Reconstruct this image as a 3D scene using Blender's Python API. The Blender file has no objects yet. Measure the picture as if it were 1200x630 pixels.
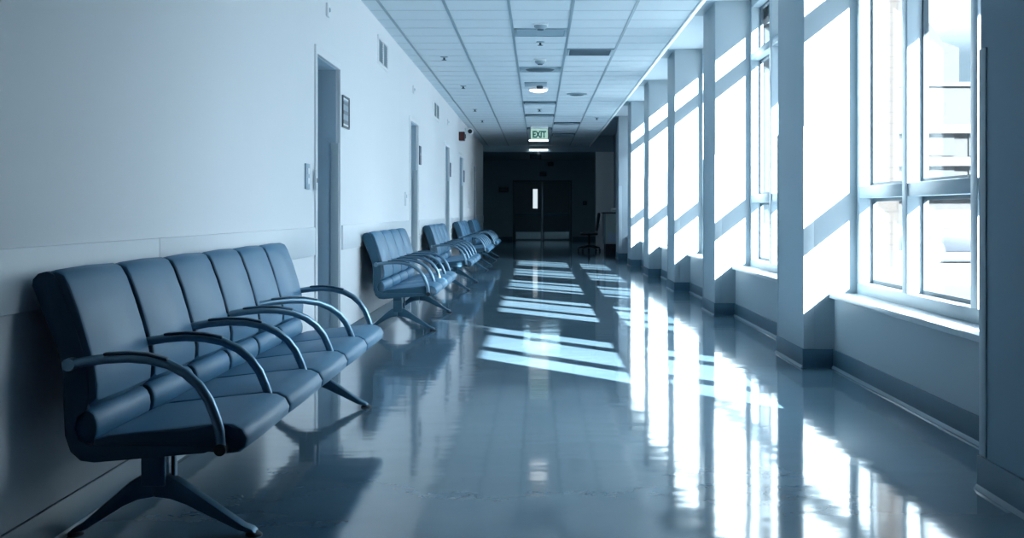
import bpy, bmesh, math, random
from mathutils import Vector
random.seed(7)
sc = bpy.context.scene
C = sc.collection
F = 1450.0; EYE = 1.05; VX, VY = 631.0, 248.0

# ------------------------------------------------------------------ materials
def nodes_of(name):
    m = bpy.data.materials.new(name); m.use_nodes = True
    nt = m.node_tree
    return m, nt, nt.nodes['Principled BSDF']

def mat(name, col, rough=0.5, metal=0.0, spec=0.5, var=0.06, scale=6.0, bump=0.0, bscale=60.0, coat=0.0):
    m, nt, b = nodes_of(name)
    tc = nt.nodes.new('ShaderNodeTexCoord')
    nz = nt.nodes.new('ShaderNodeTexNoise'); nz.inputs['Scale'].default_value = scale; nz.inputs['Detail'].default_value = 4
    rp = nt.nodes.new('ShaderNodeMix'); rp.data_type = 'RGBA'
    rp.inputs[6].default_value = (*[c*(1-var) for c in col], 1); rp.inputs[7].default_value = (*[min(1, c*(1+var)) for c in col], 1)
    nt.links.new(tc.outputs['Object'], nz.inputs['Vector']); nt.links.new(nz.outputs['Fac'], rp.inputs[0])
    nt.links.new(rp.outputs[2], b.inputs['Base Color'])
    b.inputs['Roughness'].default_value = rough; b.inputs['Metallic'].default_value = metal
    b.inputs['Specular IOR Level'].default_value = spec
    b.inputs['Coat Weight'].default_value = coat
    if bump:
        n2 = nt.nodes.new('ShaderNodeTexNoise'); n2.inputs['Scale'].default_value = bscale; n2.inputs['Detail'].default_value = 3
        bp = nt.nodes.new('ShaderNodeBump'); bp.inputs['Strength'].default_value = bump; bp.inputs['Distance'].default_value = 0.01
        nt.links.new(tc.outputs['Object'], n2.inputs['Vector']); nt.links.new(n2.outputs['Fac'], bp.inputs['Height'])
        nt.links.new(bp.outputs['Normal'], b.inputs['Normal'])
    return m

def emit(name, col, s):
    m = bpy.data.materials.new(name); m.use_nodes = True; nt = m.node_tree
    nt.nodes.remove(nt.nodes['Principled BSDF'])
    e = nt.nodes.new('ShaderNodeEmission'); e.inputs[0].default_value = (*col, 1); e.inputs[1].default_value = s
    nt.links.new(e.outputs[0], nt.nodes['Material Output'].inputs[0])
    return m

def glass_mat():
    m = bpy.data.materials.new('window_glass'); m.use_nodes = True; nt = m.node_tree
    nt.nodes.remove(nt.nodes['Principled BSDF'])
    t = nt.nodes.new('ShaderNodeBsdfTransparent'); t.inputs[0].default_value = (0.95, 0.98, 1, 1)
    g = nt.nodes.new('ShaderNodeBsdfGlossy'); g.inputs['Roughness'].default_value = 0.02
    lw_ = nt.nodes.new('ShaderNodeLayerWeight'); lw_.inputs[0].default_value = 0.5
    pw = nt.nodes.new('ShaderNodeMath'); pw.operation = 'POWER'; pw.inputs[1].default_value = 4.0
    fr = nt.nodes.new('ShaderNodeMath'); fr.operation = 'MULTIPLY_ADD'; fr.inputs[1].default_value = 0.12; fr.inputs[2].default_value = 0.02
    nt.links.new(lw_.outputs['Facing'], pw.inputs[0]); nt.links.new(pw.outputs[0], fr.inputs[0])
    mx = nt.nodes.new('ShaderNodeMixShader')
    nt.links.new(fr.outputs[0], mx.inputs[0]); nt.links.new(t.outputs[0], mx.inputs[1]); nt.links.new(g.outputs[0], mx.inputs[2])
    nt.links.new(mx.outputs[0], nt.nodes['Material Output'].inputs[0])
    return m

def floor_mat():
    m, nt, b = nodes_of('polished_floor')
    tc = nt.nodes.new('ShaderNodeTexCoord')
    nz = nt.nodes.new('ShaderNodeTexNoise'); nz.inputs['Scale'].default_value = 45; nz.inputs['Detail'].default_value = 6
    n2 = nt.nodes.new('ShaderNodeTexNoise'); n2.inputs['Scale'].default_value = 1.1; n2.inputs['Detail'].default_value = 3
    ad = nt.nodes.new('ShaderNodeMath'); ad.operation = 'MULTIPLY_ADD'; ad.inputs[1].default_value = 0.12
    cr = nt.nodes.new('ShaderNodeValToRGB')
    cr.color_ramp.elements[0].position = 0.3; cr.color_ramp.elements[0].color = (0.068, 0.130, 0.182, 1)
    cr.color_ramp.elements[1].position = 0.85; cr.color_ramp.elements[1].color = (0.125, 0.20, 0.255, 1)
    nt.links.new(tc.outputs['Object'], nz.inputs['Vector']); nt.links.new(tc.outputs['Object'], n2.inputs['Vector'])
    nt.links.new(nz.outputs['Fac'], ad.inputs[0]); nt.links.new(n2.outputs['Fac'], ad.inputs[2])
    nt.links.new(ad.outputs[0], cr.inputs[0]); nt.links.new(cr.outputs[0], b.inputs['Base Color'])
    b.inputs['Roughness'].default_value = 0.075
    b.inputs['Specular IOR Level'].default_value = 0.62
    # gentle waviness, long across the corridor, so reflections break up in streaks
    mp = nt.nodes.new('ShaderNodeMapping'); mp.inputs['Scale'].default_value = (1.3, 2.4, 1)
    w1 = nt.nodes.new('ShaderNodeTexNoise'); w1.inputs['Scale'].default_value = 1.6; w1.inputs['Detail'].default_value = 2; w1.inputs['Roughness'].default_value = 0.5
    bp = nt.nodes.new('ShaderNodeBump'); bp.inputs['Strength'].default_value = 0.26; bp.inputs['Distance'].default_value = 0.006
    nt.links.new(tc.outputs['Object'], mp.inputs['Vector']); nt.links.new(mp.outputs[0], w1.inputs['Vector'])
    nt.links.new(w1.outputs['Fac'], bp.inputs['Height']); nt.links.new(bp.outputs['Normal'], b.inputs['Normal'])
    return m

def masonry_mat():
    m, nt, b = nodes_of('pale_block_masonry')
    tc = nt.nodes.new('ShaderNodeTexCoord')
    mp = nt.nodes.new('ShaderNodeMapping'); mp.inputs['Rotation'].default_value = (math.radians(90), 0, 0)
    br = nt.nodes.new('ShaderNodeTexBrick')
    br.inputs['Color1'].default_value = (0.022, 0.020, 0.0178, 1); br.inputs['Color2'].default_value = (0.0255, 0.0235, 0.021, 1)
    br.inputs['Mortar'].default_value = (0.0105, 0.0102, 0.010, 1)
    br.inputs['Scale'].default_value = 1.0; br.inputs['Mortar Size'].default_value = 0.012
    br.inputs['Brick Width'].default_value = 0.52; br.inputs['Row Height'].default_value = 0.27
    nt.links.new(tc.outputs['Object'], mp.inputs[0]); nt.links.new(mp.outputs[0], br.inputs['Vector']); nt.links.new(br.outputs[0], b.inputs['Base Color'])
    b.inputs['Roughness'].default_value = 0.9
    return m

M = dict(
    wall=mat('wall_paint', (0.75, 0.78, 0.80), 0.55, var=0.02, scale=1.5, bump=0.03, bscale=160),
    rail=mat('rail_panel', (0.64, 0.69, 0.72), 0.45, var=0.03, scale=3),
    base=mat('rubber_baseboard', (0.05, 0.12, 0.175), 0.45, var=0.06),
    toe=mat('baseboard_toe', (0.20, 0.28, 0.33), 0.35, var=0.04),
    floor=floor_mat(),
    tile=mat('ceiling_tile', (0.55, 0.63, 0.67), 0.85, var=0.03, scale=0.9, bump=0.1, bscale=220),
    tbar=mat('grid_bar_grey', (0.20, 0.29, 0.34), 0.5),
    tline=mat('tile_joint', (0.36, 0.45, 0.50), 0.6),
    soffit=mat('soffit_edge_white', (0.88, 0.90, 0.91), 0.4, var=0.02),
    beam=mat('beam_shade_grey', (0.30, 0.40, 0.46), 0.6),  # ceiling shade put into the colour at the columns; also colours the header
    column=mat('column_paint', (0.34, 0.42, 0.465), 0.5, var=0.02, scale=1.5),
    nearwall=mat('near_wall_dimmed', (0.20, 0.32, 0.40), 0.55, var=0.02),  # light falloff towards the view edge put into this darker colour
    guard=mat('corner_guard_vinyl', (0.37, 0.45, 0.49), 0.35, var=0.03),
    alu=mat('window_aluminium', (0.36, 0.45, 0.50), 0.4, var=0.03),
    gasket=mat('dark_gasket', (0.04, 0.07, 0.09), 0.5),
    sill=mat('sill_stone', (0.46, 0.52, 0.55), 0.3, var=0.10, scale=25),
    glass=glass_mat(),
    vinyl=mat('blue_grey_vinyl', (0.070, 0.195, 0.315), 0.45, spec=0.3, var=0.07, scale=9, bump=0.06, bscale=300),
    shell=mat('shell_plastic', (0.020, 0.068, 0.112), 0.45, spec=0.3, var=0.05),
    steel=mat('brushed_steel', (0.19, 0.31, 0.40), 0.36, metal=0.85, var=0.05, scale=30),
    pedestal=mat('pedestal_cast_metal', (0.055, 0.14, 0.21), 0.4, metal=0.6, var=0.06),
    black=mat('black_rubber', (0.006, 0.016, 0.026), 0.5),
    seam=mat('dark_welt', (0.025, 0.05, 0.07), 0.5),
    frame=mat('door_frame_paint', (0.31, 0.42, 0.50), 0.45, var=0.03),
    door=mat('door_leaf_laminate', (0.24, 0.34, 0.41), 0.4, var=0.05),
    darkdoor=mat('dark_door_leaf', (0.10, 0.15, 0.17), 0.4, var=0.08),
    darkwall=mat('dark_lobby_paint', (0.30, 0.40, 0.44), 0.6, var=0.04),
    plate=mat('kickplate_steel', (0.36, 0.42, 0.45), 0.3, metal=0.9, var=0.08, scale=12),
    vent=mat('vent_enamel', (0.22, 0.31, 0.36), 0.45),
    slot=mat('vent_dark', (0.05, 0.085, 0.11), 0.6),
    white=mat('white_plastic', (0.74, 0.78, 0.80), 0.4, var=0.02),
    red=mat('alarm_red', (0.055, 0.006, 0.006), 0.4),
    sign=mat('sign_dark_blue', (0.035, 0.075, 0.12), 0.4, var=0.1),
    print=mat('sign_print_pale', (0.22, 0.30, 0.37), 0.5, var=0.2, scale=14),
    signgreen=mat('sign_green_ink', (0.03, 0.17, 0.12), 0.5),
    exitbody=emit('exit_sign_glow', (0.42, 0.68, 0.62), 0.27),
    lamp=emit('lamp_glow', (0.90, 0.97, 1.0), 1.3),
    tube=emit('tube_glow', (0.80, 0.93, 1.0), 1.3),
    lit=emit('lit_door_window', (0.75, 0.88, 0.95), 0.28),
    diffuser=mat('unlit_diffuser', (0.23, 0.33, 0.39), 0.3, var=0.05),
    desk=mat('desk_laminate', (0.46, 0.56, 0.56), 0.5, var=0.04),
    paper=mat('notice_paper', (0.45, 0.58, 0.72), 0.8, var=0.05),
    chair=mat('office_chair_black', (0.012, 0.018, 0.024), 0.55),
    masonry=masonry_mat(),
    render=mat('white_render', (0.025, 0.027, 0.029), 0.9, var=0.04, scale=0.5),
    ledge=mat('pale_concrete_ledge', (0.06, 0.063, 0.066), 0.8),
    lobbyfill=emit('lobby_fill_glow', (0.45, 0.78, 1.0), 6.0),
    shade=mat('grey_glazing', (0.02, 0.026, 0.03), 0.3, var=0.15, scale=0.6),
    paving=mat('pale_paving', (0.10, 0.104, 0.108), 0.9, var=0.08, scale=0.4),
    leaf=mat('grey_hedge', (0.20, 0.27, 0.28), 0.9, var=0.3, scale=5),
    car=mat('grey_car_paint', (0.025, 0.032, 0.04), 0.3, var=0.05),
)

# ------------------------------------------------------------------ mesh builder (world coordinates)
def wloc(o):
    v = Vector((0, 0, 0))
    while o is not None:
        v += o.location; o = o.parent
    return v

class MB:
    def __init__(s): s.v = []; s.f = []; s.m = []
    def add(s, vs, fs, mi=0):
        n = len(s.v); s.v += [tuple(v) for v in vs]; s.f += [tuple(i+n for i in f) for f in fs]; s.m += [mi]*len(fs); return s
    def box(s, x0, x1, y0, y1, z0, z1, mi=0):
        vs = [(x0,y0,z0),(x1,y0,z0),(x1,y1,z0),(x0,y1,z0),(x0,y0,z1),(x1,y0,z1),(x1,y1,z1),(x0,y1,z1)]
        return s.add(vs, [(3,2,1,0),(4,5,6,7),(0,1,5,4),(1,2,6,5),(2,3,7,6),(3,0,4,7)], mi)
    def prism(s, prof, a0, a1, axis='y', mi=0):
        n = len(prof)
        def P(p, a):
            return (p[0], a, p[1]) if axis == 'y' else ((a, p[0], p[1]) if axis == 'x' else (p[0], p[1], a))
        vs = [P(p, a0) for p in prof] + [P(p, a1) for p in prof]
        fs = [tuple(range(n)), tuple(range(2*n-1, n-1, -1))] + [(i, n+i, n+(i+1) % n, (i+1) % n) for i in range(n)]
        return s.add(vs, fs, mi)
    def tube(s, path, r, n=10, mi=0, rz=None):
        path = [Vector(p) for p in path]; vs = []; fs = []
        rr = r if isinstance(r, (list, tuple)) else [r]*len(path)
        up = None
        for i, p in enumerate(path):
            t = (path[min(i+1, len(path)-1)] - path[max(i-1, 0)]).normalized()
            if up is None: up = Vector((0, 1, 0)) if abs(t.y) < 0.9 else Vector((0, 0, 1))
            a = t.cross(up).normalized(); b = a.cross(t).normalized()
            for k in range(n):
                q = 2*math.pi*k/n
                vs.append(p + rr[i]*(a*math.cos(q) + b*math.sin(q)))
        for i in range(len(path)-1):
            for k in range(n):
                k2 = (k+1) % n
                fs.append((i*n+k, i*n+k2, (i+1)*n+k2, (i+1)*n+k))
        fs.append(tuple(range(n-1, -1, -1))); fs.append(tuple(range((len(path)-1)*n, len(path)*n)))
        return s.add(vs, fs, mi)
    def lathe(s, c, prof, n=20, axis='z', mi=0):
        c = Vector(c); vs = []; fs = []
        for (r, h) in prof:
            for k in range(n):
                q = 2*math.pi*k/n; u, w = r*math.cos(q), r*math.sin(q)
                d = (u, w, h) if axis == 'z' else ((h, u, w) if axis == 'x' else (u, h, w))
                vs.append(c + Vector(d))
        for i in range(len(prof)-1):
            for k in range(n):
                k2 = (k+1) % n
                fs.append((i*n+k, i*n+k2, (i+1)*n+k2, (i+1)*n+k))
        fs.append(tuple(range(n-1, -1, -1))); fs.append(tuple(range((len(prof)-1)*n, len(prof)*n)))
        return s.add(vs, fs, mi)
    def build(s, name, mats, parent=None, bevel=0.0, seg=2, smooth=False, origin=None):
        off = wloc(parent) if parent else Vector(origin or (0, 0, 0))
        me = bpy.data.meshes.new(name)
        me.from_pydata([tuple(Vector(v)-off) for v in s.v], [], s.f)
        for k in (mats if isinstance(mats, (list, tuple)) else [mats]): me.materials.append(k)
        for p, mi in zip(me.polygons, s.m): p.material_index = mi
        bm = bmesh.new(); bm.from_mesh(me); bmesh.ops.recalc_face_normals(bm, faces=bm.faces)
        if bevel:
            es = [e for e in bm.edges if len(e.link_faces) == 2 and e.calc_face_angle(0) > math.radians(28)]
            bmesh.ops.bevel(bm, geom=es, offset=bevel, segments=seg, profile=0.5, affect='EDGES', clamp_overlap=True)
        bm.to_mesh(me); bm.free()
        if smooth or bevel:
            for p in me.polygons: p.use_smooth = True
            me.set_sharp_from_angle(angle=math.radians(40))
        o = bpy.data.objects.new(name, me); C.objects.link(o)
        if parent: o.parent = parent
        else: o.location = off
        return o

def tag(o, label, cat, group=None, kind=None):
    o['label'] = label; o['category'] = cat
    if group: o['group'] = group
    if kind: o['kind'] = kind
    return o
def struct(o, label=None):
    o['kind'] = 'structure'
    if label: o['label'] = label
    return o
def thing(name, loc, label, cat, group=None):
    o = bpy.data.objects.new(name, None); C.objects.link(o); o.location = loc; o.empty_display_size = 0.1
    return tag(o, label, cat, group)
def snode(name, loc, label=None):
    o = bpy.data.objects.new(name, None); C.objects.link(o); o.location = loc; o.empty_display_size = 0.1
    return struct(o, label)

# ------------------------------------------------------------------ the setting
XL = -1.543; XR = 1.99; XC = 1.785; XN = 1.675; XG = 2.14
ZC = 2.89; ZR = 3.18; YB = -9.0; YP = 34.5; YE = 46.1
COLS = [8.32, 12.5, 16.2, 20.0, 23.8, 27.5]; CD = 0.9

struct(MB().box(-3.2, 3.4, YB-0.2, YE+0.3, -0.2, 0).build('floor', M['floor']), 'polished blue-grey hospital corridor floor')

# ceiling: tiles, lengthwise bars, thin cross joints, raised strip by the windows
ce = MB()
ce.box(-1.9, 1.425, YB, YP, ZC, ZC+0.12, 0)
GX = [-1.40, -0.83, -0.262, 0.306, 0.87]
for x in GX: ce.box(x-0.013, x+0.013, YB, YP, ZC-0.006, ZC+0.002, 1)
y = 11.31-0.5456*24
while y < YP:
    if y > YB: ce.box(-1.54, 1.42, y-0.006, y+0.006, ZC-0.0025, ZC+0.002, 2)
    y += 0.5456
ceil = struct(ce.build('ceiling', [M['tile'], M['tbar'], M['tline']]), 'suspended tile ceiling with grey grid')
rc = MB().box(1.40, 2.5, YB, YP, ZR, ZR+0.12, 0)
struct(rc.build('ceiling.001', [M['tile']]), 'raised ceiling strip along the windows')
sf = MB().box(1.412, 1.45, YB, YP, ZC-0.02, ZR, 0)
struct(sf.build('trim_1', M['soffit'], bevel=0.003), 'white soffit edge between the two ceiling levels')

# left wall with door openings
DOORS = [(8.57, 9.56), (14.85, 15.8), (20.4, 21.3), (24.0, 25.2), (29.2, 30.3)]
DH = 2.15
lw = MB(); bb = MB(); prev = YB
RB, RT = 0.752, 0.944
rails = []
for (a, b) in DOORS + [(YP, YP)]:
    lw.box(XL-0.26, XL, prev, a, 0, ZC+0.1)
    if b > a: lw.box(XL-0.26, XL, a, b, DH, ZC+0.1)
    p0 = prev + (0.0 if prev == YB else 0.07); p1 = a - (0.06 if b > a else 0)
    bb.box(XL-0.01, XL+0.011, p0, p1, 0, 0.122, 0)
    bb.prism([(XL+0.008, 0), (XL+0.024, 0), (XL+0.012, 0.022)], p0, p1, 'y', 1)
    rails.append((p0 + (0.05 if prev != YB else 0), p1-0.03)); prev = b
struct(lw.build('wall_left', M['wall']), 'pale blue-white corridor wall')
struct(bb.build('baseboard_left', [M['base'], M['toe']], bevel=0.002), 'grey rubber baseboard under the left wall')
n = 2
for k, (a, b) in enumerate(rails):
    cuts = [a, 4.99, b] if k == 0 else [a, b]
    for i in range(len(cuts)-1):
        struct(MB().box(XL-0.01, XL+0.016, cuts[i]+0.002, cuts[i+1]-0.002, RB, RT).build('trim_%d' % n, M['rail'], bevel=0.004), 'wide pale wall protection rail'); n += 1

for i, (a, b) in enumerate(DOORS):
    d = snode('door_%d' % (i+1), (XL-0.1, (a+b)/2, 0), 'recessed doorway in the left wall')
    fr = MB(); cs = MB()
    for (y0, y1) in ((a-0.055, a+0.004), (b-0.004, b+0.03)): cs.box(XL-0.005, XL+0.014, y0, y1, 0, DH-0.004)
    cs.box(XL-0.005, XL+0.014, a-0.055, b+0.03, DH-0.004, DH+0.055)
    fr.box(XL-0.22, XL-0.02, a, a+0.006, 0, DH); fr.box(XL-0.22, XL-0.02, b-0.006, b, 0, DH); fr.box(XL-0.22, XL-0.02, a+0.006, b-0.006, DH-0.006, DH)
    fr.build('door_frame', M['frame'], d, bevel=0.003)
    cs.build('casing', M['wall'], d, bevel=0.003)
    lf = MB().box(XL-0.25, XL-0.205, a+0.008, b-0.008, 0.008, DH-0.008)
    lo = lf.build('door_leaf', M['door'], d, bevel=0.003)
    h = MB().tube([(XL-0.206, a+0.09, 1.0), (XL-0.15, a+0.09, 1.0), (XL-0.145, a+0.2, 1.0)], 0.011, 8)
    h.lathe((XL-0.206, a+0.09, 1.0), [(0.028, 0), (0.028, 0.01)], 14, 'x')
    h.build('door_handle', M['steel'], lo, smooth=True)
    MB().box(XL-0.06, XL-0.002, b-0.016, b-0.001, 0.13, 1.58).build('corner_guard', M['guard'], d, bevel=0.003)

# right side: near wall, knee walls, columns, window bays
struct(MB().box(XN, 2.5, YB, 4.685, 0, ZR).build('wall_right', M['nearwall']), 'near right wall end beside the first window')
nb = MB().box(XN-0.012, XN+0.002, YB, 4.695, 0, 0.128, 0).box(XN, XR, 4.68, 4.697, 0, 0.128, 0)
nb.prism([(XN-0.024, 0), (XN-0.008, 0), (XN-0.012, 0.02)], YB, 4.70, 'y', 1)
struct(nb.build('baseboard_right', [M['base'], M['toe']], bevel=0.002))
struct(MB().box(XN-0.006, XN+0.03, 4.62, 4.691, 0.13, 1.665).build('trim_%d' % n, M['guard'], bevel=0.004), 'tall grey corner guard on the near wall end'); n += 1

starts = [4.685] + [c+CD for c in COLS[:-1]]
SIDES = list(zip(starts, COLS))
for i, (a, b) in enumerate(SIDES):
    if i < 6:
        kw = MB().box(XR, 2.32, a, b, 0, 0.462)
        wy0 = b-3.05                                # window starts here, solid pier before it
        kw.box(XG, 2.32, a, wy0, 0.462, ZR)
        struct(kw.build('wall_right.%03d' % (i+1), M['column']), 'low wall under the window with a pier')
        w = snode('window_%d' % (i+1), (2.2, b-1.2, 0.5), 'tall window bay between two columns')
        X0, X1 = XG, 2.26
        f = MB(); f.box(X0, X1, wy0, b, 0.50, 0.575); f.box(X0, X1, b-0.07, b, 0.575, ZR); f.box(X0, X1, wy0, b-0.07, 3.10, ZR)
        f.box(X0, X1, wy0, wy0+0.03, 0.575, 3.10)
        f.build('window_frame', M['alu'], w, bevel=0.004)
        mY = [(b-1.15, b-1.05), (b-2.30, b-2.20)]
        for (m0, m1) in mY: MB().box(X0-0.004, X1, m0, m1, 0.575, 3.10).build('mullion', M['alu'], w, bevel=0.004)
        lights = [(b-1.05, b-0.07), (b-2.20, b-1.15), (wy0+0.03, b-2.30)]
        rows = [(0.575, 1.14), (1.22, 2.57), (2.64, 3.10)]
        for (z0, z1) in ((1.14, 1.22), (2.57, 2.64)):
            t = MB()
            for (p0, p1) in lights: t.box(X0+0.001, X1, p0, p1, z0, z1)
            t.build('transom', M['alu'], w, bevel=0.004)
        for (p0, p1) in lights:
            for (z0, z1) in rows:
                g = MB(); e = 0.022
                g.box(2.225, 2.255, p0, p0+e, z0, z1).box(2.225, 2.255, p1-e, p1, z0, z1).box(2.225, 2.255, p0+e, p1-e, z0, z0+e).box(2.225, 2.255, p0+e, p1-e, z1-e, z1)
                go = g.build('sash', M['gasket'], w)
                MB().box(2.237, 2.243, p0+e, p1-e, z0+e, z1-e).build('pane', M['glass'], go)
        MB().box(1.955, XG+0.02, a+0.004, b-0.002, 0.470, 0.502).build('window_sill', M['sill'], w, bevel=0.005)
    else:
        struct(MB().box(XR, 2.32, a, b, 0, ZR).build('wall_right.%03d' % (i+1), M['column']), 'solid wall past the last window')
    rb = MB().box(XR-0.012, XR+0.002, a, b, 0, 0.128, 0); rb.prism([(XR-0.024, 0), (XR-0.008, 0), (XR-0.012, 0.02)], a, b, 'y', 1)
    struct(rb.build('baseboard_right.%03d' % (i+1), [M['base'], M['toe']], bevel=0.002))

for i, c in enumerate(COLS):
    co = snode('wall_column', (2.0, c+CD/2, 0), 'square pale column between the windows')
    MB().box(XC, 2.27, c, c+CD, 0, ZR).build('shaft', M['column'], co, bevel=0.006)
    k = MB().box(XC-0.012, XR, c-0.012, c+CD+0.012, 0, 0.128, 0)
    k.prism([(XC-0.024, 0), (XC-0.008, 0), (XC-0.012, 0.02)], c-0.014, c+CD+0.014, 'y', 1)
    k.build('plinth', [M['base'], M['toe']], co, bevel=0.002)
    for (gy0, gy1) in ((c-0.006, c+0.03), (c+CD-0.03, c+CD+0.006)):
        pass
    g = MB().box(XC-0.005, XC+0.065, c-0.006, c+0.02, 0.13, 1.62)
    g.build('corner_guard', M['column'], co, bevel=0.003)
    MB().box(XC-0.006, XC+0.05, c+CD-0.02, c+CD+0.006, 0.13, 1.62).build('corner_guard', M['guard'], co, bevel=0.003)
    MB().box(1.45, XC+0.02, c, c+CD, ZR-0.012, ZR).build('ceiling_shade_strip', M['beam'], co)  # shade on the raised ceiling painted as a grey strip

# far end: header, side piers, dark lobby
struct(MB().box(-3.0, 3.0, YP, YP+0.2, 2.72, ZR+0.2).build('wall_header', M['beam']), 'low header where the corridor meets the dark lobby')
struct(MB().box(2.10, 2.5, 28.4, YP, 0, ZR).build('wall_right.007', M['column']))
struct(MB().box(1.60, 2.5, YP, YP+0.2, 0, 2.72).build('wall_pier', M['wall']), 'pier framing the dark lobby')
struct(MB().box(-3.0, XL-0.02, YP, YP+0.2, 0, 2.72).build('wall_pier.001', M['wall']))
DX0, DX1 = -0.89, 1.18; DT = 2.16
ew = MB(); ew.box(-3.0, DX0, YE, YE+0.2, 0, 3.2); ew.box(DX1, 3.0, YE, YE+0.2, 0, 3.2); ew.box(DX0, DX1, YE, YE+0.2, DT, 3.2); ew.box(DX0-0.1, DX1+0.1, YE+0.2, YE+0.3, 0, 3.2)
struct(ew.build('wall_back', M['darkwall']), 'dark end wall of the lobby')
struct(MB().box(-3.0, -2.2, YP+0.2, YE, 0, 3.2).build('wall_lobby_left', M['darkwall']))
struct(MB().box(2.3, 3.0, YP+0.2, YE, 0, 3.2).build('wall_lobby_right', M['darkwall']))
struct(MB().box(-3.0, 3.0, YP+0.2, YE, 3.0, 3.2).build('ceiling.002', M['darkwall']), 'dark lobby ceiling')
for (a, b) in ((-2.2, DX0-0.08), (DX1+0.08, 2.3)):
    struct(MB().box(a, b, YE-0.02, YE+0.01, 0.70, 0.90).build('trim_%d' % n, M['darkwall'], bevel=0.004)); n += 1
    struct(MB().box(a, b, YE-0.015, YE+0.01, 0, 0.12).build('baseboard_back' if a < 0 else 'baseboard_back.001', M['base']))
struct(MB().box(-2.6, 2.5, YB-0.2, YB, 0, ZR+0.1).build('wall_front', M['wall']), 'wall behind the viewer')

dd = snode('door_6', (0.14, YE, 0), 'dark double door at the end of the corridor')
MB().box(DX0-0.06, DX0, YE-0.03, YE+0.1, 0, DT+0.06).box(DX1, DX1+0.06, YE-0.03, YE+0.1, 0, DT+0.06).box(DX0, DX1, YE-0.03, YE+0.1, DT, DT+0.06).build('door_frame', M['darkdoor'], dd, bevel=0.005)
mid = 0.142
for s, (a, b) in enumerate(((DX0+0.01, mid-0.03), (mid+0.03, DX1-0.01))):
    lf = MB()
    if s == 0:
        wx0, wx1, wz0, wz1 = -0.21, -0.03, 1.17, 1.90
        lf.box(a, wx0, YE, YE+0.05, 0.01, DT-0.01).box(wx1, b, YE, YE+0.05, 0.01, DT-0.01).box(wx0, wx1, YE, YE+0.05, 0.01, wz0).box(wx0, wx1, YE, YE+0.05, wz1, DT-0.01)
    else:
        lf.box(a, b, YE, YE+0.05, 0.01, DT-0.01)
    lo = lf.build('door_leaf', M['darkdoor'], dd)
    if s == 0:
        MB().box(wx0+0.005, wx1-0.005, YE+0.015, YE+0.03, wz0+0.005, wz1-0.005).build('pane', M['lit'], lo)
    MB().box(a+0.04, b-0.03, YE-0.006, YE+0.002, 0.04, 0.30).build('kickplate', M['plate'], lo)
    MB().box(a+0.02, b-0.02, YE-0.06, YE-0.025, 0.93, 0.985).box(a+0.03, a+0.1, YE-0.03, YE+0.002, 0.92, 0.995).box(b-0.1, b-0.03, YE-0.03, YE+0.002, 0.92, 0.995).build('panic_bar', M['pedestal'], lo, bevel=0.006)
MB().box(mid-0.028, mid+0.028, YE-0.02, YE+0.04, 0.0, DT-0.005).build('astragal', M['plate'], dd, bevel=0.004)

# ------------------------------------------------------------------ outside
struct(MB().box(2.5, 120, -60, 140, -0.4, -0.3).build('ground_outside', M['paving']), 'pale paving outside the windows')
# roof overhang and added slanted slabs that trim the sun over the window bays
KX, KZ = 1.32, 0.78
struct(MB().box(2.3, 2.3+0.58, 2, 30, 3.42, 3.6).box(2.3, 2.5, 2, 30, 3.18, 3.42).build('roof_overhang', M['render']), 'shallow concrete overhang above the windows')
for i, (a, b) in enumerate(SIDES[:5]):
    e = b-0.63; s0 = b-3.15
    x0, x1 = 2.3+0.55, 2.24+(3.42-2.07)/KZ
    pr = [(x0, s0-KX*(x0-2.24)), (x1, s0-KX*(x1-2.24)), (x1, e-KX*(x1-2.24)), (x0, e-KX*(x0-2.24))]
    struct(MB().prism(pr, 3.42, 3.47, 'z').build('added_sun_slab' if not i else 'added_sun_slab.%03d' % i, M['render']), 'added sun-blocking slab above a window bay')

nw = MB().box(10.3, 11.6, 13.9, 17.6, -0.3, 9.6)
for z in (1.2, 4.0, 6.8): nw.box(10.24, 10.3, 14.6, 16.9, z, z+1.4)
struct(nw.build('added_sun_block', M['render']), 'added unseen block that shades the last window bay')  # out of view, added to keep direct sun off the last bay
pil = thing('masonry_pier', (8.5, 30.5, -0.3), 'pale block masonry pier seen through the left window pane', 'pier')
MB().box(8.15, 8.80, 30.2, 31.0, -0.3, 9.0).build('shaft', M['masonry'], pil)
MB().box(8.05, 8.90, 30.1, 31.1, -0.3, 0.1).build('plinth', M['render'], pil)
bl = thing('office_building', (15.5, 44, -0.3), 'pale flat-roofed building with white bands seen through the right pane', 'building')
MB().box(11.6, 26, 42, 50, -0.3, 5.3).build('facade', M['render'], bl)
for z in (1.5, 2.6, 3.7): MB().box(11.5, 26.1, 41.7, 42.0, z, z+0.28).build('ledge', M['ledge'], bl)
for k in range(9):
    for z in (0.2, 1.85, 2.95): MB().box(13.2+k*1.4, 14.1+k*1.4, 41.95, 42.05, z, z+0.75).build('window', M['shade'], bl)
MB().box(11.5, 26.1, 41.9, 50, 5.3, 5.45).build('roof', M['shade'], bl)
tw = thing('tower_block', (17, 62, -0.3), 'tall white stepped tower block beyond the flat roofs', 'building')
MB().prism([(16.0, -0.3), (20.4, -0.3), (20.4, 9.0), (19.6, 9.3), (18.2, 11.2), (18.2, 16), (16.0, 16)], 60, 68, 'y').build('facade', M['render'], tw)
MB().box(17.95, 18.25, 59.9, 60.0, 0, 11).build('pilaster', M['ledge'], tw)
cr = thing('parked_car', (11.2, 33, -0.3), 'grey parked car seen low through the right window pane', 'car')
MB().prism([(9.4, 0.0), (9.4, 0.45), (9.9, 0.6), (10.5, 1.1), (12.0, 1.1), (12.7, 0.65), (13.3, 0.5), (13.3, 0.0)], 32, 33.7, 'y').build('body', M['car'], cr, bevel=0.06)
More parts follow.
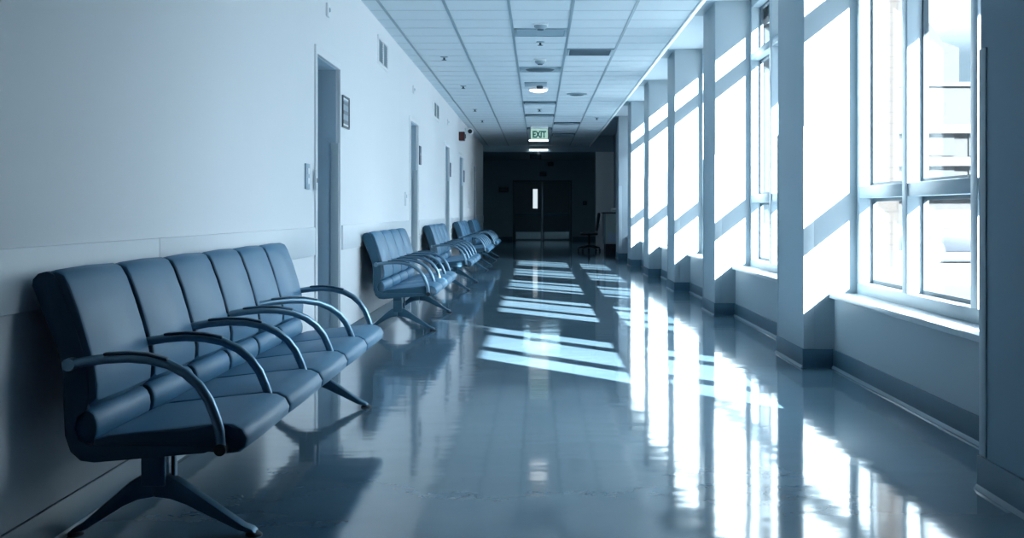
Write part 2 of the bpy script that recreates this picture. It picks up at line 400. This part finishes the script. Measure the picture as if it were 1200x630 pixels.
for x in (10.2, 12.5):
    for yy in (31.95, 33.55): MB().lathe((x, yy, 0.02), [(0.32, 0), (0.32, 0.2)], 20, 'y').build('wheel', M['black'], cr)
MB().prism([(10.1, 0.62), (10.55, 1.03), (11.95, 1.03), (12.5, 0.66)], 31.98, 33.72, 'y').build('side_window', M['gasket'], cr)

# ------------------------------------------------------------------ tandem benches
def arm_path(yb, yf, z_end):
    pts = [(-1.392, .597), (-1.35, .604), (-1.29, .613), (-1.22, .617), (-1.16, .612), (-1.10, .597), (-1.05, .571), (-1.01, .535), (-.98, .49), (-.96, .44), (-.948, .40), (-.943, z_end)]
    return [(x, yb+(yf-yb)*(x+1.392)/(0.449), z) for x, z in pts]

SHELL = [(-1.515,.828),(-1.513,.848),(-1.497,.865),(-1.472,.872),(-1.45,.862),(-1.437,.838),(-1.405,.755),(-1.372,.66),(-1.350,.575),(-1.345,.50),(-1.352,.458),(-1.378,.437),(-1.388,.40),(-1.376,.368),(-1.345,.352),(-1.0,.352),(-0.97,.34),(-1.0,.328),(-1.33,.300),(-1.37,.305),(-1.40,.332),(-1.417,.38),(-1.422,.47),(-1.421,.56),(-1.432,.62),(-1.463,.70)]
BACK = [(-1.49,.842),(-1.478,.868),(-1.45,.876),(-1.425,.866),(-1.408,.838),(-1.378,.76),(-1.350,.67),(-1.330,.59),(-1.320,.525),(-1.323,.485),(-1.345,.465),(-1.375,.468),(-1.395,.56),(-1.42,.66)]
ROLL = [(-1.360+0.038*math.cos(math.radians(t)), .402+0.056*math.sin(math.radians(t))) for t in range(0, 360, 24)]
SEAT = [(-1.335,.300),(-1.342,.34),(-1.335,.368),(-1.30,.380),(-1.2,.392),(-1.06,.408),(-.96,.418),(-.915,.415),(-.885,.400),(-.870,.372),(-.875,.345),(-.897,.328),(-.93,.324),(-1.0,.328)]

def cushion(prof, y0, y1, inset, name, mt, parent):
    """extruded profile whose ends round over: shrink towards centroid near the ends"""
    cx = sum(p[0] for p in prof)/len(prof); cz = sum(p[1] for p in prof)/len(prof)
    st = [(0.0, 0.022), (0.006, 0.008), (0.016, 0.0)]
    secs = [(y0+d, i) for d, i in st] + [((y0+y1)/2, -0.004)] + [(y1-d, i) for d, i in reversed(st)]
    n = len(prof); vs = []; fs = []
    for (yy, ins) in secs:
        for (px, pz) in prof:
            d = math.hypot(px-cx, pz-cz); k = max(0.4, 1-inset*ins/0.022/d) if d > 0 else 1
            vs.append((cx+(px-cx)*k, yy, cz+(pz-cz)*k))
    dark = []
    for s in range(len(secs)-1):
        for i in range(n):
            j = (i+1) % n
            (dark if s in (0, len(secs)-2) else fs).append((s*n+i, s*n+j, (s+1)*n+j, (s+1)*n+i))
    dark.append(tuple(range(n))); dark.append(tuple(range((len(secs)-1)*n, len(secs)*n)))
    mb = MB(); mb.add(vs, fs)
    mb.f += dark; mb.m += [1]*len(dark)            # dark welted side panels of the pad
    o = mb.build(name, [mt, M['shell']], parent, smooth=True)
    return o

def make_bench(y0, L, nseat, nback, armspec, label):
    root = thing('tandem_bench', (-1.237, y0, 0), label, 'bench', 'waiting benches along the left wall')
    MB().prism(SHELL, y0, y0+0.028).prism(SHELL, y0+L-0.028, y0+L).prism([(x if x > -1.42 or z < .5 else x, z) for x, z in [(-1.505,.828),(-1.49,.845),(-1.46,.84),(-1.375,.62),(-1.365,.44),(-1.395,.38),(-1.36,.335),(-1.0,.335),(-1.0,.33),(-1.33,.306),(-1.37,.312),(-1.405,.36),(-1.412,.56),(-1.455,.70)]], y0+0.028, y0+L-0.028).build('shell', M['shell'], root, bevel=0.004)
    w = (L-0.02)/nback
    for k in range(nback):
        a = y0+0.01+k*w
        cushion(BACK, a+0.018 if k else y0+0.006, a+w-0.018 if k < nback-1 else y0+L-0.006, 0.02, 'backrest', M['vinyl'], root)
        cushion(ROLL, a+0.018 if k else y0+0.012, a+w-0.018 if k < nback-1 else y0+L-0.012, 0.014, 'lumbar_roll', M['vinyl'], root)
    w = L/nseat
    for k in range(nseat):
        a = y0+k*w
        cushion(SEAT, (a+0.015 if k else a+0.006), (a+w-0.015 if k < nseat-1 else a+w-0.006), 0.016, 'seat', M['vinyl'], root)
    for (yb, yf, end) in armspec:
        p = arm_path(yb, yf, .345 if end else .385)
        mb = MB().tube(p, [.015]*2+[.0155]*9+[.015], 12)
        mb.lathe((p[0][0], p[0][1], p[0][2]), [(0.0, -0.019), (.019, -0.019), (.019, 0.019), (0, 0.019)], 14, 'y')
        ao = mb.build('armrest', M['steel'], root, smooth=True)
        q = p[2:6]
        mb = MB()
        vs = []; fs = []
        for (x, yy, z) in q:
            for dx, dz in ((-.016, .010), (-.016, .0195), (.016, .0195), (.016, .010)): vs.append((x, yy+dx, z+dz))
        for s in range(len(q)-1):
            for i in range(4): fs.append((s*4+i, s*4+(i+1) % 4, s*4+4+(i+1) % 4, s*4+4+i))
        fs += [(0, 1, 2, 3), (len(q)*4-1, len(q)*4-2, len(q)*4-3, len(q)*4-4)]
        mb.add(vs, fs).build('arm_pad', M['shell'], ao, bevel=0.004)
        if end:
            MB().lathe((p[-1][0], p[-1][1], p[-1][2]), [(0.0, -0.02), (.018, -0.02), (.018, 0.02), (0, 0.02)], 14, 'y').build('end_cap', M['black'], ao, smooth=True)
    MB().box(-1.275, -1.205, y0+0.25, y0+L-0.25, 0.268, 0.318).build('beam', M['shell'], root, bevel=0.006)
    for yy in (y0+0.32, y0+L-0.32):
        MB().box(-1.282, -1.202, yy-0.035, yy+0.035, 0.165, 0.31).box(-1.195, -1.18, yy+0.0, yy+0.03, 0.17, 0.31).build('pedestal', M['pedestal'], root, bevel=0.007)
        front = [(-1.242,.205),(-1.19,.196),(-1.16,.180),(-.955,.038),(-.925,.026),(-.912,.012),(-.93,.012),(-.97,.020),(-1.14,.104),(-1.19,.122),(-1.242,.128)]
        rear = [(-1.242,.205),(-1.29,.196),(-1.32,.178),(-1.475,.045),(-1.508,.026),(-1.52,.012),(-1.50,.012),(-1.465,.022),(-1.34,.100),(-1.295,.120),(-1.242,.128)]
        for pr, fx in ((front, -.925), (rear, -1.505)):
            lo = MB().prism(pr, yy-0.028, yy+0.028).build('leg', M['pedestal'], root, bevel=0.009)
            MB().lathe((fx, yy, 0), [(.028, 0), (.028, .006), (.014, .016)], 16).build('foot_glide', M['black'], lo, smooth=True)
    return root

y0, L = 3.70, 3.27
bw = L/6; sw = L/5
frac_b = [0, 1, 2, 3, 4, 6]; 
spec = [(y0+fb*bw + (-0.022 if i == 0 else (0.022 if i == 5 else 0)), y0+i*sw + (-0.022 if i == 0 else (0.022 if i == 5 else 0)), i in (0, 5)) for i, fb in enumerate(frac_b)]
make_bench(y0, L, 5, 6, spec, 'nearest and longest blue-grey waiting bench along the left wall')
y0, L = 10.62, 2.62
spec = [(y0+i*L/4 + (-0.022 if i == 0 else (0.022 if i == 4 else 0)),)*2 + (i in (0, 4),) for i in range(5)]
proto = make_bench(y0, L, 4, 4, spec, 'second blue-grey waiting bench from the viewer, beyond the first doorway')
def copy_tree(o, parent=None):
    c = o.copy(); C.objects.link(c); c.parent = parent
    for ch in list(o.children): copy_tree(ch, c)
    return c
for yy, lab in ((16.2, 'third blue-grey waiting bench from the viewer, just past the second doorway'),
                (21.9, 'fourth blue-grey waiting bench from the viewer, just past the third doorway'),
                (26.4, 'farthest blue-grey waiting bench, close to the dark lobby')):
    c = copy_tree(proto); c.location = (-1.237, yy, 0); c['label'] = lab

# ------------------------------------------------------------------ left wall fittings
def wall_vent(y0, y1, z0, z1, label):
    t = thing('air_vent', (XL, (y0+y1)/2, z0), label, 'vent', 'air vents high on the left wall')
    g = MB(); e = 0.03; m = (y0+y1)/2
    g.box(XL-0.002, XL+0.014, y0, y0+e, z0, z1).box(XL-0.002, XL+0.014, y1-e, y1, z0, z1).box(XL-0.002, XL+0.014, y0+e, y1-e, z0, z0+e).box(XL-0.002, XL+0.014, y0+e, y1-e, z1-e, z1).box(XL-0.002, XL+0.014, m-0.02, m+0.02, z0+e, z1-e)
    g.build('vent_frame', M['wall'], t, bevel=0.003)
    MB().box(XL-0.001, XL+0.003, y0+e, y1-e, z0+e, z1-e).build('vent_back', M['vent'], t)
    s = MB()
    z = z0+e+0.012
    while z < z1-e-0.015:
        for (a, b) in ((y0+e, m-0.02), (m+0.02, y1-e)):
            s.prism([(XL+0.002, z+0.012), (XL+0.010, z), (XL+0.012, z+0.002), (XL+0.004, z+0.014)], a, b)
        z += 0.022
    s.build('louvre', M['vent'], t)
wall_vent(11.85, 12.6, 2.47, 2.75, 'two-panel air vent above the second bench, nearest of the wall vents')
wall_vent(18.2, 19.1, 2.44, 2.70, 'smaller looking far air vent between the second and third doorways')

def door_sign(y0, y1, z0, z1, label, pic=False):
    t = thing('door_sign', (XL, (y0+y1)/2, z0), label, 'sign', 'room signs beside the doorways')
    MB().box(XL-0.002, XL+0.018, y0, y1, z0, z1).build('sign_board', M['sign'] if not pic else M['rail'], t, bevel=0.003)
    if pic:
        e = 0.03; h = (z1-z0-2*e)
        MB().box(XL+0.017, XL+0.02, y0+e, y1-e, z0+e, z1-e).build('sign_print', M['print'], t)
        for (a, b) in ((0.02, 0.16), (0.40, 0.55), (0.80, 0.93)):
            MB().box(XL+0.019, XL+0.022, y0+e+0.02, y1-e-0.02, z0+e+a*h, z0+e+b*h).build('dark_band', M['sign'], t)
        for (a, b, c, d) in ((y0, y0+0.014, z0, z1), (y1-0.014, y1, z0, z1), (y0+0.014, y1-0.014, z0, z0+0.014), (y0+0.014, y1-0.014, z1-0.014, z1)):
            MB().box(XL+0.016, XL+0.026, a, b, c, d).build('frame_edge', M['gasket'], t)
    else:
        MB().box(XL+0.017, XL+0.02, y0+0.03, y1-0.03, z0+0.5*(z1-z0), z0+0.62*(z1-z0)).build('sign_print', M['print'], t)
door_sign(9.62, 9.95, 1.71, 1.96, 'framed notice with dark picture bands beside the first doorway', True)
door_sign(15.92, 16.15, 1.66, 1.90, 'dark room sign beside the second doorway')
door_sign(21.42, 21.66, 1.66, 1.90, 'dark room sign beside the third doorway')
door_sign(25.35, 25.6, 1.66, 1.90, 'dark room sign beside the fourth doorway, near the red alarm')

sw_ = thing('light_switch', (XL, 8.27, 1.2), 'tall pale switch plate left of the first doorway', 'switch')
MB().box(XL-0.002, XL+0.012, 8.16, 8.30, 1.20, 1.37).build('switch_plate', M['frame'], sw_, bevel=0.003)
for z in (1.235, 1.30): MB().box(XL+0.01, XL+0.017, 8.20, 8.26, z, z+0.04).build('rocker', M['white'], sw_, bevel=0.002)
lk = thing('door_lock_reader', (XL+0.01, 8.49, 1.2), 'small pale card reader with dark dot on the first door frame', 'card reader')
MB().box(XL+0.012, XL+0.026, 8.45, 8.51, 1.20, 1.34).build('reader_body', M['rail'], lk, bevel=0.004)
MB().box(XL+0.024, XL+0.028, 8.465, 8.495, 1.25, 1.28).build('reader_window', M['gasket'], lk)
for (yy, z, lab) in ((14.3, 1.12, 'small pale thermostat left of the second doorway'), (27.2, 1.12, 'small white thermostat beyond the fourth doorway')):
    t = thing('thermostat', (XL, yy, z), lab, 'thermostat', 'thermostats on the left wall')
    MB().box(XL-0.002, XL+0.02, yy-0.05, yy+0.05, z, z+0.16).build('thermostat_body', M['white'], t, bevel=0.006)
    MB().box(XL+0.018, XL+0.022, yy-0.03, yy+0.03, z+0.09, z+0.13).build('thermostat_display', M['frame'], t)
fa = thing('fire_alarm', (XL, 24.1, 2.43), 'dark red fire alarm box high on the left wall', 'alarm')
MB().box(XL-0.002, XL+0.11, 23.95, 24.2, 2.43, 2.60).build('alarm_body', M['red'], fa, bevel=0.01)
MB().lathe((XL+0.11, 24.08, 2.515), [(0.05, 0), (0.04, 0.02)], 16, 'x').build('alarm_horn', M['gasket'], fa, smooth=True)
cam_ = thing('security_camera', (-1.40, 26.0, 2.66), 'white security camera on the left wall under the ceiling', 'camera')
MB().box(XL-0.002, XL+0.03, 25.93, 26.07, 2.62, 2.80).tube([(XL+0.02, 26.0, 2.74), (XL+0.09, 26.0, 2.74)], 0.02, 10).build('wall_bracket', M['white'], cam_, bevel=0.004)
cb = MB().tube([(-1.44, 26.10, 2.74), (-1.44, 25.98, 2.735), (-1.43, 25.86, 2.73)], [0.07, 0.075, 0.07], 16).build('camera_body', M['white'], cam_, smooth=True)
MB().tube([(-1.43, 25.875, 2.73), (-1.43, 25.845, 2.73)], 0.045, 16).build('camera_lens', M['black'], cb, smooth=True)
for (yy, z, k) in ((9.02, 2.47, 0), (15.2, 2.50, 1), (21.0, 2.52, 2)):
    t = thing('wall_sensor', (XL, yy, z), ['small white wall sensor high above the first doorway', 'small white wall sensor above the second doorway', 'small white wall sensor above the third doorway'][k], 'sensor', 'white sensors on the left wall')
    MB().box(XL-0.002, XL+0.02, yy-0.05, yy+0.05, z, z+0.10).build('sensor_body', M['white'], t, bevel=0.008)
    MB().lathe((XL+0.02, yy, z+0.05), [(0.02, 0), (0.012, 0.008)], 12, 'x').build('sensor_lens', M['frame'], t)

# ------------------------------------------------------------------ ceiling fittings
G = 'small sprinkler heads in the ceiling'
def sprinkler(x, y, lab):
    t = thing('sprinkler_head', (x, y, ZC), lab, 'sprinkler', G)
    MB().lathe((x, y, ZC), [(0.045, 0.002), (0.045, -0.006), (0.02, -0.012)], 16).build('escutcheon', M['vent'], t, smooth=True)
    MB().lathe((x, y, ZC), [(0.012, -0.01), (0.012, -0.035), (0.03, -0.037), (0.03, -0.041)], 12).build('deflector', M['slot'], t)
sprinkler(-1.12, 14.7, 'sprinkler head left of centre, nearest of the row over the benches')
sprinkler(-1.10, 18.1, 'sprinkler head left of centre, second of the row over the benches')
sprinkler(-1.14, 22.2, 'sprinkler head left of centre, third of the row over the benches')
sprinkler(-1.13, 24.9, 'sprinkler head left of centre, last of the row over the benches')
sprinkler(1.14, 24.2, 'sprinkler head on the window side of the ceiling')
sprinkler(0.02, 13.4, 'sprinkler head in the middle ceiling row just past the square light panel')
sprinkler(0.02, 22.2, 'sprinkler head in the middle ceiling row between two slot lights')

def detector(x, y, lab):
    t = thing('smoke_detector', (x, y, ZC), lab, 'detector', 'smoke detectors in the middle ceiling row')
    MB().box(x-0.075, x+0.075, y-0.075, y+0.075, ZC-0.012, ZC+0.001).build('mount_plate', M['white'], t, bevel=0.004)
    MB().lathe((x, y, ZC), [(0.065, -0.01), (0.062, -0.03), (0.045, -0.048), (0.02, -0.05)], 20).build('detector_body', M['vent'], t, smooth=True)
    MB().lathe((x, y, ZC), [(0.035, -0.046), (0.03, -0.06)], 16).build('detector_grille', M['slot'], t, smooth=True)
detector(0.02, 12.15, 'smoke detector just before the square light panel')
detector(0.02, 15.0, 'smoke detector between the square light panel and the round vent')

def panel(x0, x1, y0, y1, name, lab, cat, mt, group, slats=0, sub=None):
    t = thing(name, ((x0+x1)/2, (y0+y1)/2, ZC), lab, cat, group); e = 0.03
    MB().box(x0, x1, y0, y0+e, ZC-0.012, ZC+0.001).box(x0, x1, y1-e, y1, ZC-0.012, ZC+0.001).box(x0, x0+e, y0+e, y1-e, ZC-0.012, ZC+0.001).box(x1-e, x1, y0+e, y1-e, ZC-0.012, ZC+0.001).build('panel_frame', M['tbar'], t, bevel=0.002)
    MB().box(x0+e, x1-e, y0+e, y1-e, ZC-0.008, ZC+0.001).build('panel_face', mt, t)
    if slats:
        s = MB()
        for k in range(slats):
            yy = y0+e+(k+0.5)*(y1-y0-2*e)/slats
            s.prism([(yy-0.012, ZC-0.004), (yy+0.006, ZC-0.012), (yy+0.01, ZC-0.011), (yy-0.008, ZC-0.003)], x0+e, x1-e, 'x')
        s.build('slat', M['slot'], t)
    return t
panel(-0.245, 0.29, 12.42, 12.93, 'square_light', 'unlit square light panel in the middle ceiling row', 'light', M['diffuser'], 'unlit panel lights')
panel(0.325, 0.855, 13.95, 14.52, 'ceiling_vent', 'dark slatted air grille right of the middle ceiling row', 'vent', M['slot'], 'ceiling vents', 9)
t = panel(-0.245, 0.29, 15.72, 16.22, 'ceiling_diffuser', 'square ceiling diffuser with round dark vent in the middle', 'vent', M['vent'], 'ceiling vents')
MB().lathe((0.02, 15.97, ZC), [(0.19, -0.006), (0.16, -0.022), (0.10, -0.03), (0.03, -0.03)], 28).build('round_vent', M['slot'], t, smooth=True)
dl = thing('downlight', (0.0, 18.35, ZC), 'bright lit round ceiling lamp with square mount', 'light')
MB().box(-0.20, 0.12, 17.55, 18.1, ZC-0.012, ZC+0.001).build('mount_plate', M['vent'], dl, bevel=0.004)
MB().lathe((0.02, 18.0, ZC), [(0.05, -0.01), (0.045, -0.05), (0.02, -0.055)], 16).build('sensor', M['slot'], dl, smooth=True)
MB().lathe((0.0, 18.4, ZC), [(0.15, 0.0), (0.15, -0.012), (0.14, -0.03)], 28).build('trim_ring', M['white'], dl, smooth=True)
MB().lathe((0.0, 18.4, ZC), [(0.138, -0.028), (0.12, -0.05), (0.06, -0.066), (0.01, -0.068)], 28).build('lamp_lens', M['lamp'], dl, smooth=True)
rv = thing('round_ceiling_vent', (0.60, 19.3, ZC), 'small round dark vent right of the lit ceiling lamp', 'vent')
MB().lathe((0.60, 19.3, ZC), [(0.16, 0.001), (0.16, -0.01), (0.12, -0.02)], 24).build('vent_ring', M['vent'], rv, smooth=True)
MB().lathe((0.60, 19.3, ZC), [(0.12, -0.018), (0.08, -0.03), (0.02, -0.03)], 24).build('vent_cone', M['slot'], rv, smooth=True)
def slotlight(x0, x1, y0, y1, lab, lit=False, drop=0.02):
    t = thing('slot_light', ((x0+x1)/2, (y0+y1)/2, ZC), lab, 'light', 'slot lights across the ceiling')
    MB().box(x0, x1, y0, y1, ZC-drop, ZC+0.001).build('housing', M['slot'] if not lit else M['vent'], t, bevel=0.004)
    MB().box(x0+0.02, x1-0.02, y0+0.02, y1-0.02, ZC-drop-0.025 if lit else ZC-drop-0.006, ZC-drop+0.002).build('diffuser', M['tube'] if lit else M['diffuser'], t)
slotlight(-0.25, 0.295, 20.6, 20.95, 'unlit slot light, nearest of the dark ones in the middle ceiling row')
slotlight(-0.25, 0.295, 23.3, 23.7, 'unlit slot light, second of the dark ones in the middle ceiling row')
slotlight(-0.25, 0.295, 27.0, 27.5, 'unlit slot light in the middle row behind the exit sign')
slotlight(0.32, 0.86, 25.4, 25.8, 'unlit slot light right of the exit sign')
slotlight(0.32, 0.86, 29.1, 29.6, 'unlit slot light right of and beyond the exit sign')
lb = thing('lobby_fill', (0.1, 38.2, 3.0), 'added unseen fill light inside the dark lobby', 'light')  # hidden lamp added to lift the dark lobby
MB().box(-0.5, 0.7, 38.0, 38.4, 2.96, 3.001).build('housing', M['vent'], lb, bevel=0.004)
MB().box(-0.45, 0.65, 38.04, 38.36, 2.945, 2.962).build('diffuser', M['lobbyfill'], lb)
slotlight(-0.26, 0.27, 31.3, 31.6, 'glowing slot light just below the exit sign in the photo', True)
sl = thing('wall_light', (0.0, YP, 2.76), 'glowing bar light on the header before the dark lobby', 'light')
MB().box(-0.26, 0.27, YP-0.07, YP+0.002, 2.79, 2.83).build('housing', M['vent'], sl, bevel=0.004)
MB().box(-0.25, 0.26, YP-0.075, YP-0.005, 2.755, 2.792).build('diffuser', M['tube'], sl)
dc = thing('hanging_sensor', (0.0, YP-0.02, 2.72), 'small white hanging sensor under the header light', 'sensor')
MB().box(-0.03, 0.03, YP-0.06, YP+0.002, 2.64, 2.745).build('sensor_body', M['white'], dc, bevel=0.01)
MB().lathe((0, YP-0.03, 2.64), [(0.022, 0), (0.012, -0.02)], 12).build('sensor_tip', M['white'], dc, smooth=True)

ex = thing('exit_sign', (0.02, 26.4, ZC), 'pale green exit sign hanging from the corridor ceiling', 'sign')
MB().box(-0.165, 0.20, 26.38, 26.44, 2.598, 2.82).build('sign_box', M['exitbody'], ex, bevel=0.006)
MB().box(-0.17, 0.205, 26.375, 26.445, 2.82, 2.89).build('mount_box', M['white'], ex, bevel=0.005)
cu = bpy.data.curves.new('exit_letters', 'FONT'); cu.body = 'EXIT'; cu.size = 0.2; cu.extrude = 0.002; cu.align_x = 'CENTER'; cu.offset = 0.009
to = bpy.data.objects.new('exit_text_source', cu); C.objects.link(to)
bpy.context.view_layer.update()
me = bpy.data.meshes.new_from_object(to.evaluated_get(bpy.context.evaluated_depsgraph_get()))
bpy.data.objects.remove(to)
xs = [v.co.x for v in me.vertices]; ys = [v.co.y for v in me.vertices]
wx, hy = max(xs)-min(xs), max(ys)-min(ys)
for v in me.vertices:
    x, yv, z = v.co
    v.co = ((x-min(xs))/wx*0.29-0.145, -z-0.022, (yv-min(ys))/hy*0.150-0.265)
me.materials.append(M['signgreen'])
lt = bpy.data.objects.new('sign_letters', me); C.objects.link(lt); lt.parent = ex

# ------------------------------------------------------------------ lobby fittings
def dark_box(x0, x1, z0, z1, name, lab, cat, yw=YE, d=0.08):
    t = thing(name, ((x0+x1)/2, yw, z0), lab, cat)
    MB().box(x0, x1, yw-d, yw+0.002, z0, z1).build('sign_body', M['black'], t, bevel=0.01)
    MB().box(x0+0.03, x1-0.03, yw-d-0.004, yw-d+0.002, z0+0.03, z1-0.03).build('sign_face', M['sign'], t)
dark_box(-1.47, -1.12, 1.78, 1.96, 'wall_sign', 'dark sign on the lobby wall left of the double door', 'sign')
dark_box(0.05, 0.30, 2.38, 2.52, 'door_closer_box', 'dark box above the double door', 'control box')
dark_box(0.36, 0.56, 2.75, 2.9, 'wall_speaker', 'small dark speaker high on the lobby end wall', 'speaker')
dark_box(1.65, 1.80, 1.30, 1.45, 'wall_switch', 'small dark switch on the lobby wall right of the double door', 'switch')
hs = thing('hanging_sign', (-0.09, 36.0, 2.5), 'dark sign hanging in the lobby below the header light', 'sign')
MB().box(-0.25, 0.08, 35.97, 36.03, 2.58, 2.72).build('sign_body', M['black'], hs, bevel=0.006)
MB().tube([(-0.15, 36.0, 2.71), (-0.15, 36.0, 3.0)], 0.008, 8).tube([(-0.02, 36.0, 2.71), (-0.02, 36.0, 3.0)], 0.008, 8).build('hanger_rod', M['pedestal'], hs)
MB().box(-0.23, 0.06, 35.964, 35.972, 2.60, 2.70).build('sign_face', M['sign'], hs)

# reception desk, phone, office chair
dk = thing('reception_desk', (1.95, 32.2, 0), 'pale end panel of a tall reception desk on the right', 'desk')
MB().box(1.74, 2.095, 32.0, 32.9, 0.0, 0.22).build('plinth', M['black'], dk, bevel=0.006)
MB().box(1.74, 2.095, 31.98, 32.02, 0.22, 1.00).build('end_panel', M['desk'], dk, bevel=0.004)
MB().box(1.70, 1.74, 32.0, 32.9, 0.22, 1.00).build('front_panel', M['door'], dk, bevel=0.004)
MB().box(1.67, 2.097, 31.95, 33.0, 1.00, 1.04).build('desktop', M['gasket'], dk, bevel=0.006)
MB().box(1.80, 2.02, 31.972, 31.98, 0.28, 0.50).build('notice', M['paper'], dk)
ph = thing('desk_device', (1.98, 32.3, 1.04), 'small white device on top of the reception desk', 'device')
MB().box(1.90, 2.07, 32.1, 32.4, 1.04, 1.15).build('device_body', M['white'], ph, bevel=0.03)
MB().box(1.92, 2.05, 32.095, 32.102, 1.07, 1.11).build('device_panel', M['frame'], ph)

oc = thing('office_chair', (1.22, 33.0, 0), 'black swivel office chair in front of the reception desk', 'chair')
MB().box(0.98, 1.44, 32.75, 33.25, 0.43, 0.50).build('seat', M['chair'], oc, bevel=0.03)
MB().prism([(1.38, .55), (1.42, .52), (1.46, .70), (1.50, .95), (1.50, 1.02), (1.45, 1.03), (1.43, .95), (1.41, .72)], 32.78, 33.22).build('backrest', M['chair'], oc, bevel=0.015)
MB().prism([(1.33, .44), (1.44, .50), (1.50, .72), (1.485, .73), (1.42, .53), (1.33, .47)], 32.97, 33.03).build('back_bracket', M['plate'], oc, bevel=0.004)
MB().tube([(1.21, 33.0, 0.12), (1.21, 33.0, 0.44)], 0.028, 14).build('gas_column', M['chair'], oc, smooth=True)
for k in range(5):
    q = 2*math.pi*k/5+0.3
    ex_, ey_ = 1.21+0.30*math.cos(q), 33.0+0.30*math.sin(q)
    lg = MB().tube([(1.21, 33.0, 0.15), (1.21+0.15*math.cos(q), 33.0+0.15*math.sin(q), 0.125), (ex_, ey_, 0.085)], [0.034, 0.026, 0.018], 10).build('leg', M['chair'], oc, smooth=True)
    MB().lathe((ex_, ey_-0.02, 0.03), [(0.03, 0), (0.03, 0.04)], 12, 'y').tube([(ex_, ey_, 0.03), (ex_, ey_, 0.09)], 0.01, 8).build('caster', M['black'], lg)

for o in [oc]:
    o.location.x += 0.14

# ------------------------------------------------------------------ light
sun = bpy.data.lights.new('sun', 'SUN'); sun.energy = 25.0; sun.angle = math.radians(0.45); sun.color = (1.0, 0.985, 0.955)
so = bpy.data.objects.new('sun', sun); C.objects.link(so)
so.rotation_euler = Vector((-1, KX, -KZ)).to_track_quat('-Z', 'Y').to_euler(); so.location = (30, -30, 30)
wd = bpy.data.worlds.new('sky'); sc.world = wd; wd.use_nodes = True
nt = wd.node_tree; bg = nt.nodes['Background']
tc = nt.nodes.new('ShaderNodeTexCoord'); sx = nt.nodes.new('ShaderNodeSeparateXYZ'); cr = nt.nodes.new('ShaderNodeValToRGB')
cr.color_ramp.elements[0].position = 0.12; cr.color_ramp.elements[0].color = (0.040, 0.057, 0.069, 1)
cr.color_ramp.elements[1].position = 0.34; cr.color_ramp.elements[1].color = (0.77, 0.89, 1.0, 1)
nt.links.new(tc.outputs['Generated'], sx.inputs[0]); nt.links.new(sx.outputs['Z'], cr.inputs[0]); nt.links.new(cr.outputs[0], bg.inputs[0])
bg.inputs[1].default_value = 3.5

# ------------------------------------------------------------------ camera
cd = bpy.data.cameras.new('camera'); co = bpy.data.objects.new('camera', cd); C.objects.link(co)
co.location = (0, 0, EYE); co.rotation_euler = (math.radians(90), 0, 0)
cd.sensor_width = 36; cd.lens = F/1200*36; cd.clip_start = 0.05; cd.clip_end = 500
cd.shift_x = -(VX-600)/1200; cd.shift_y = -(315-VY)/1200
sc.camera = co
vs = sc.view_settings
vs.view_transform = 'Standard'; vs.look = 'None'; vs.gamma = 1; vs.use_curve_mapping = False; vs.exposure = 1.76
sc.display_settings.display_device = 'sRGB'
cy = sc.cycles
cy.max_bounces = 14; cy.diffuse_bounces = 8; cy.glossy_bounces = 5; cy.transparent_max_bounces = 24; cy.use_denoising = True
cy.sample_clamp_indirect = 6
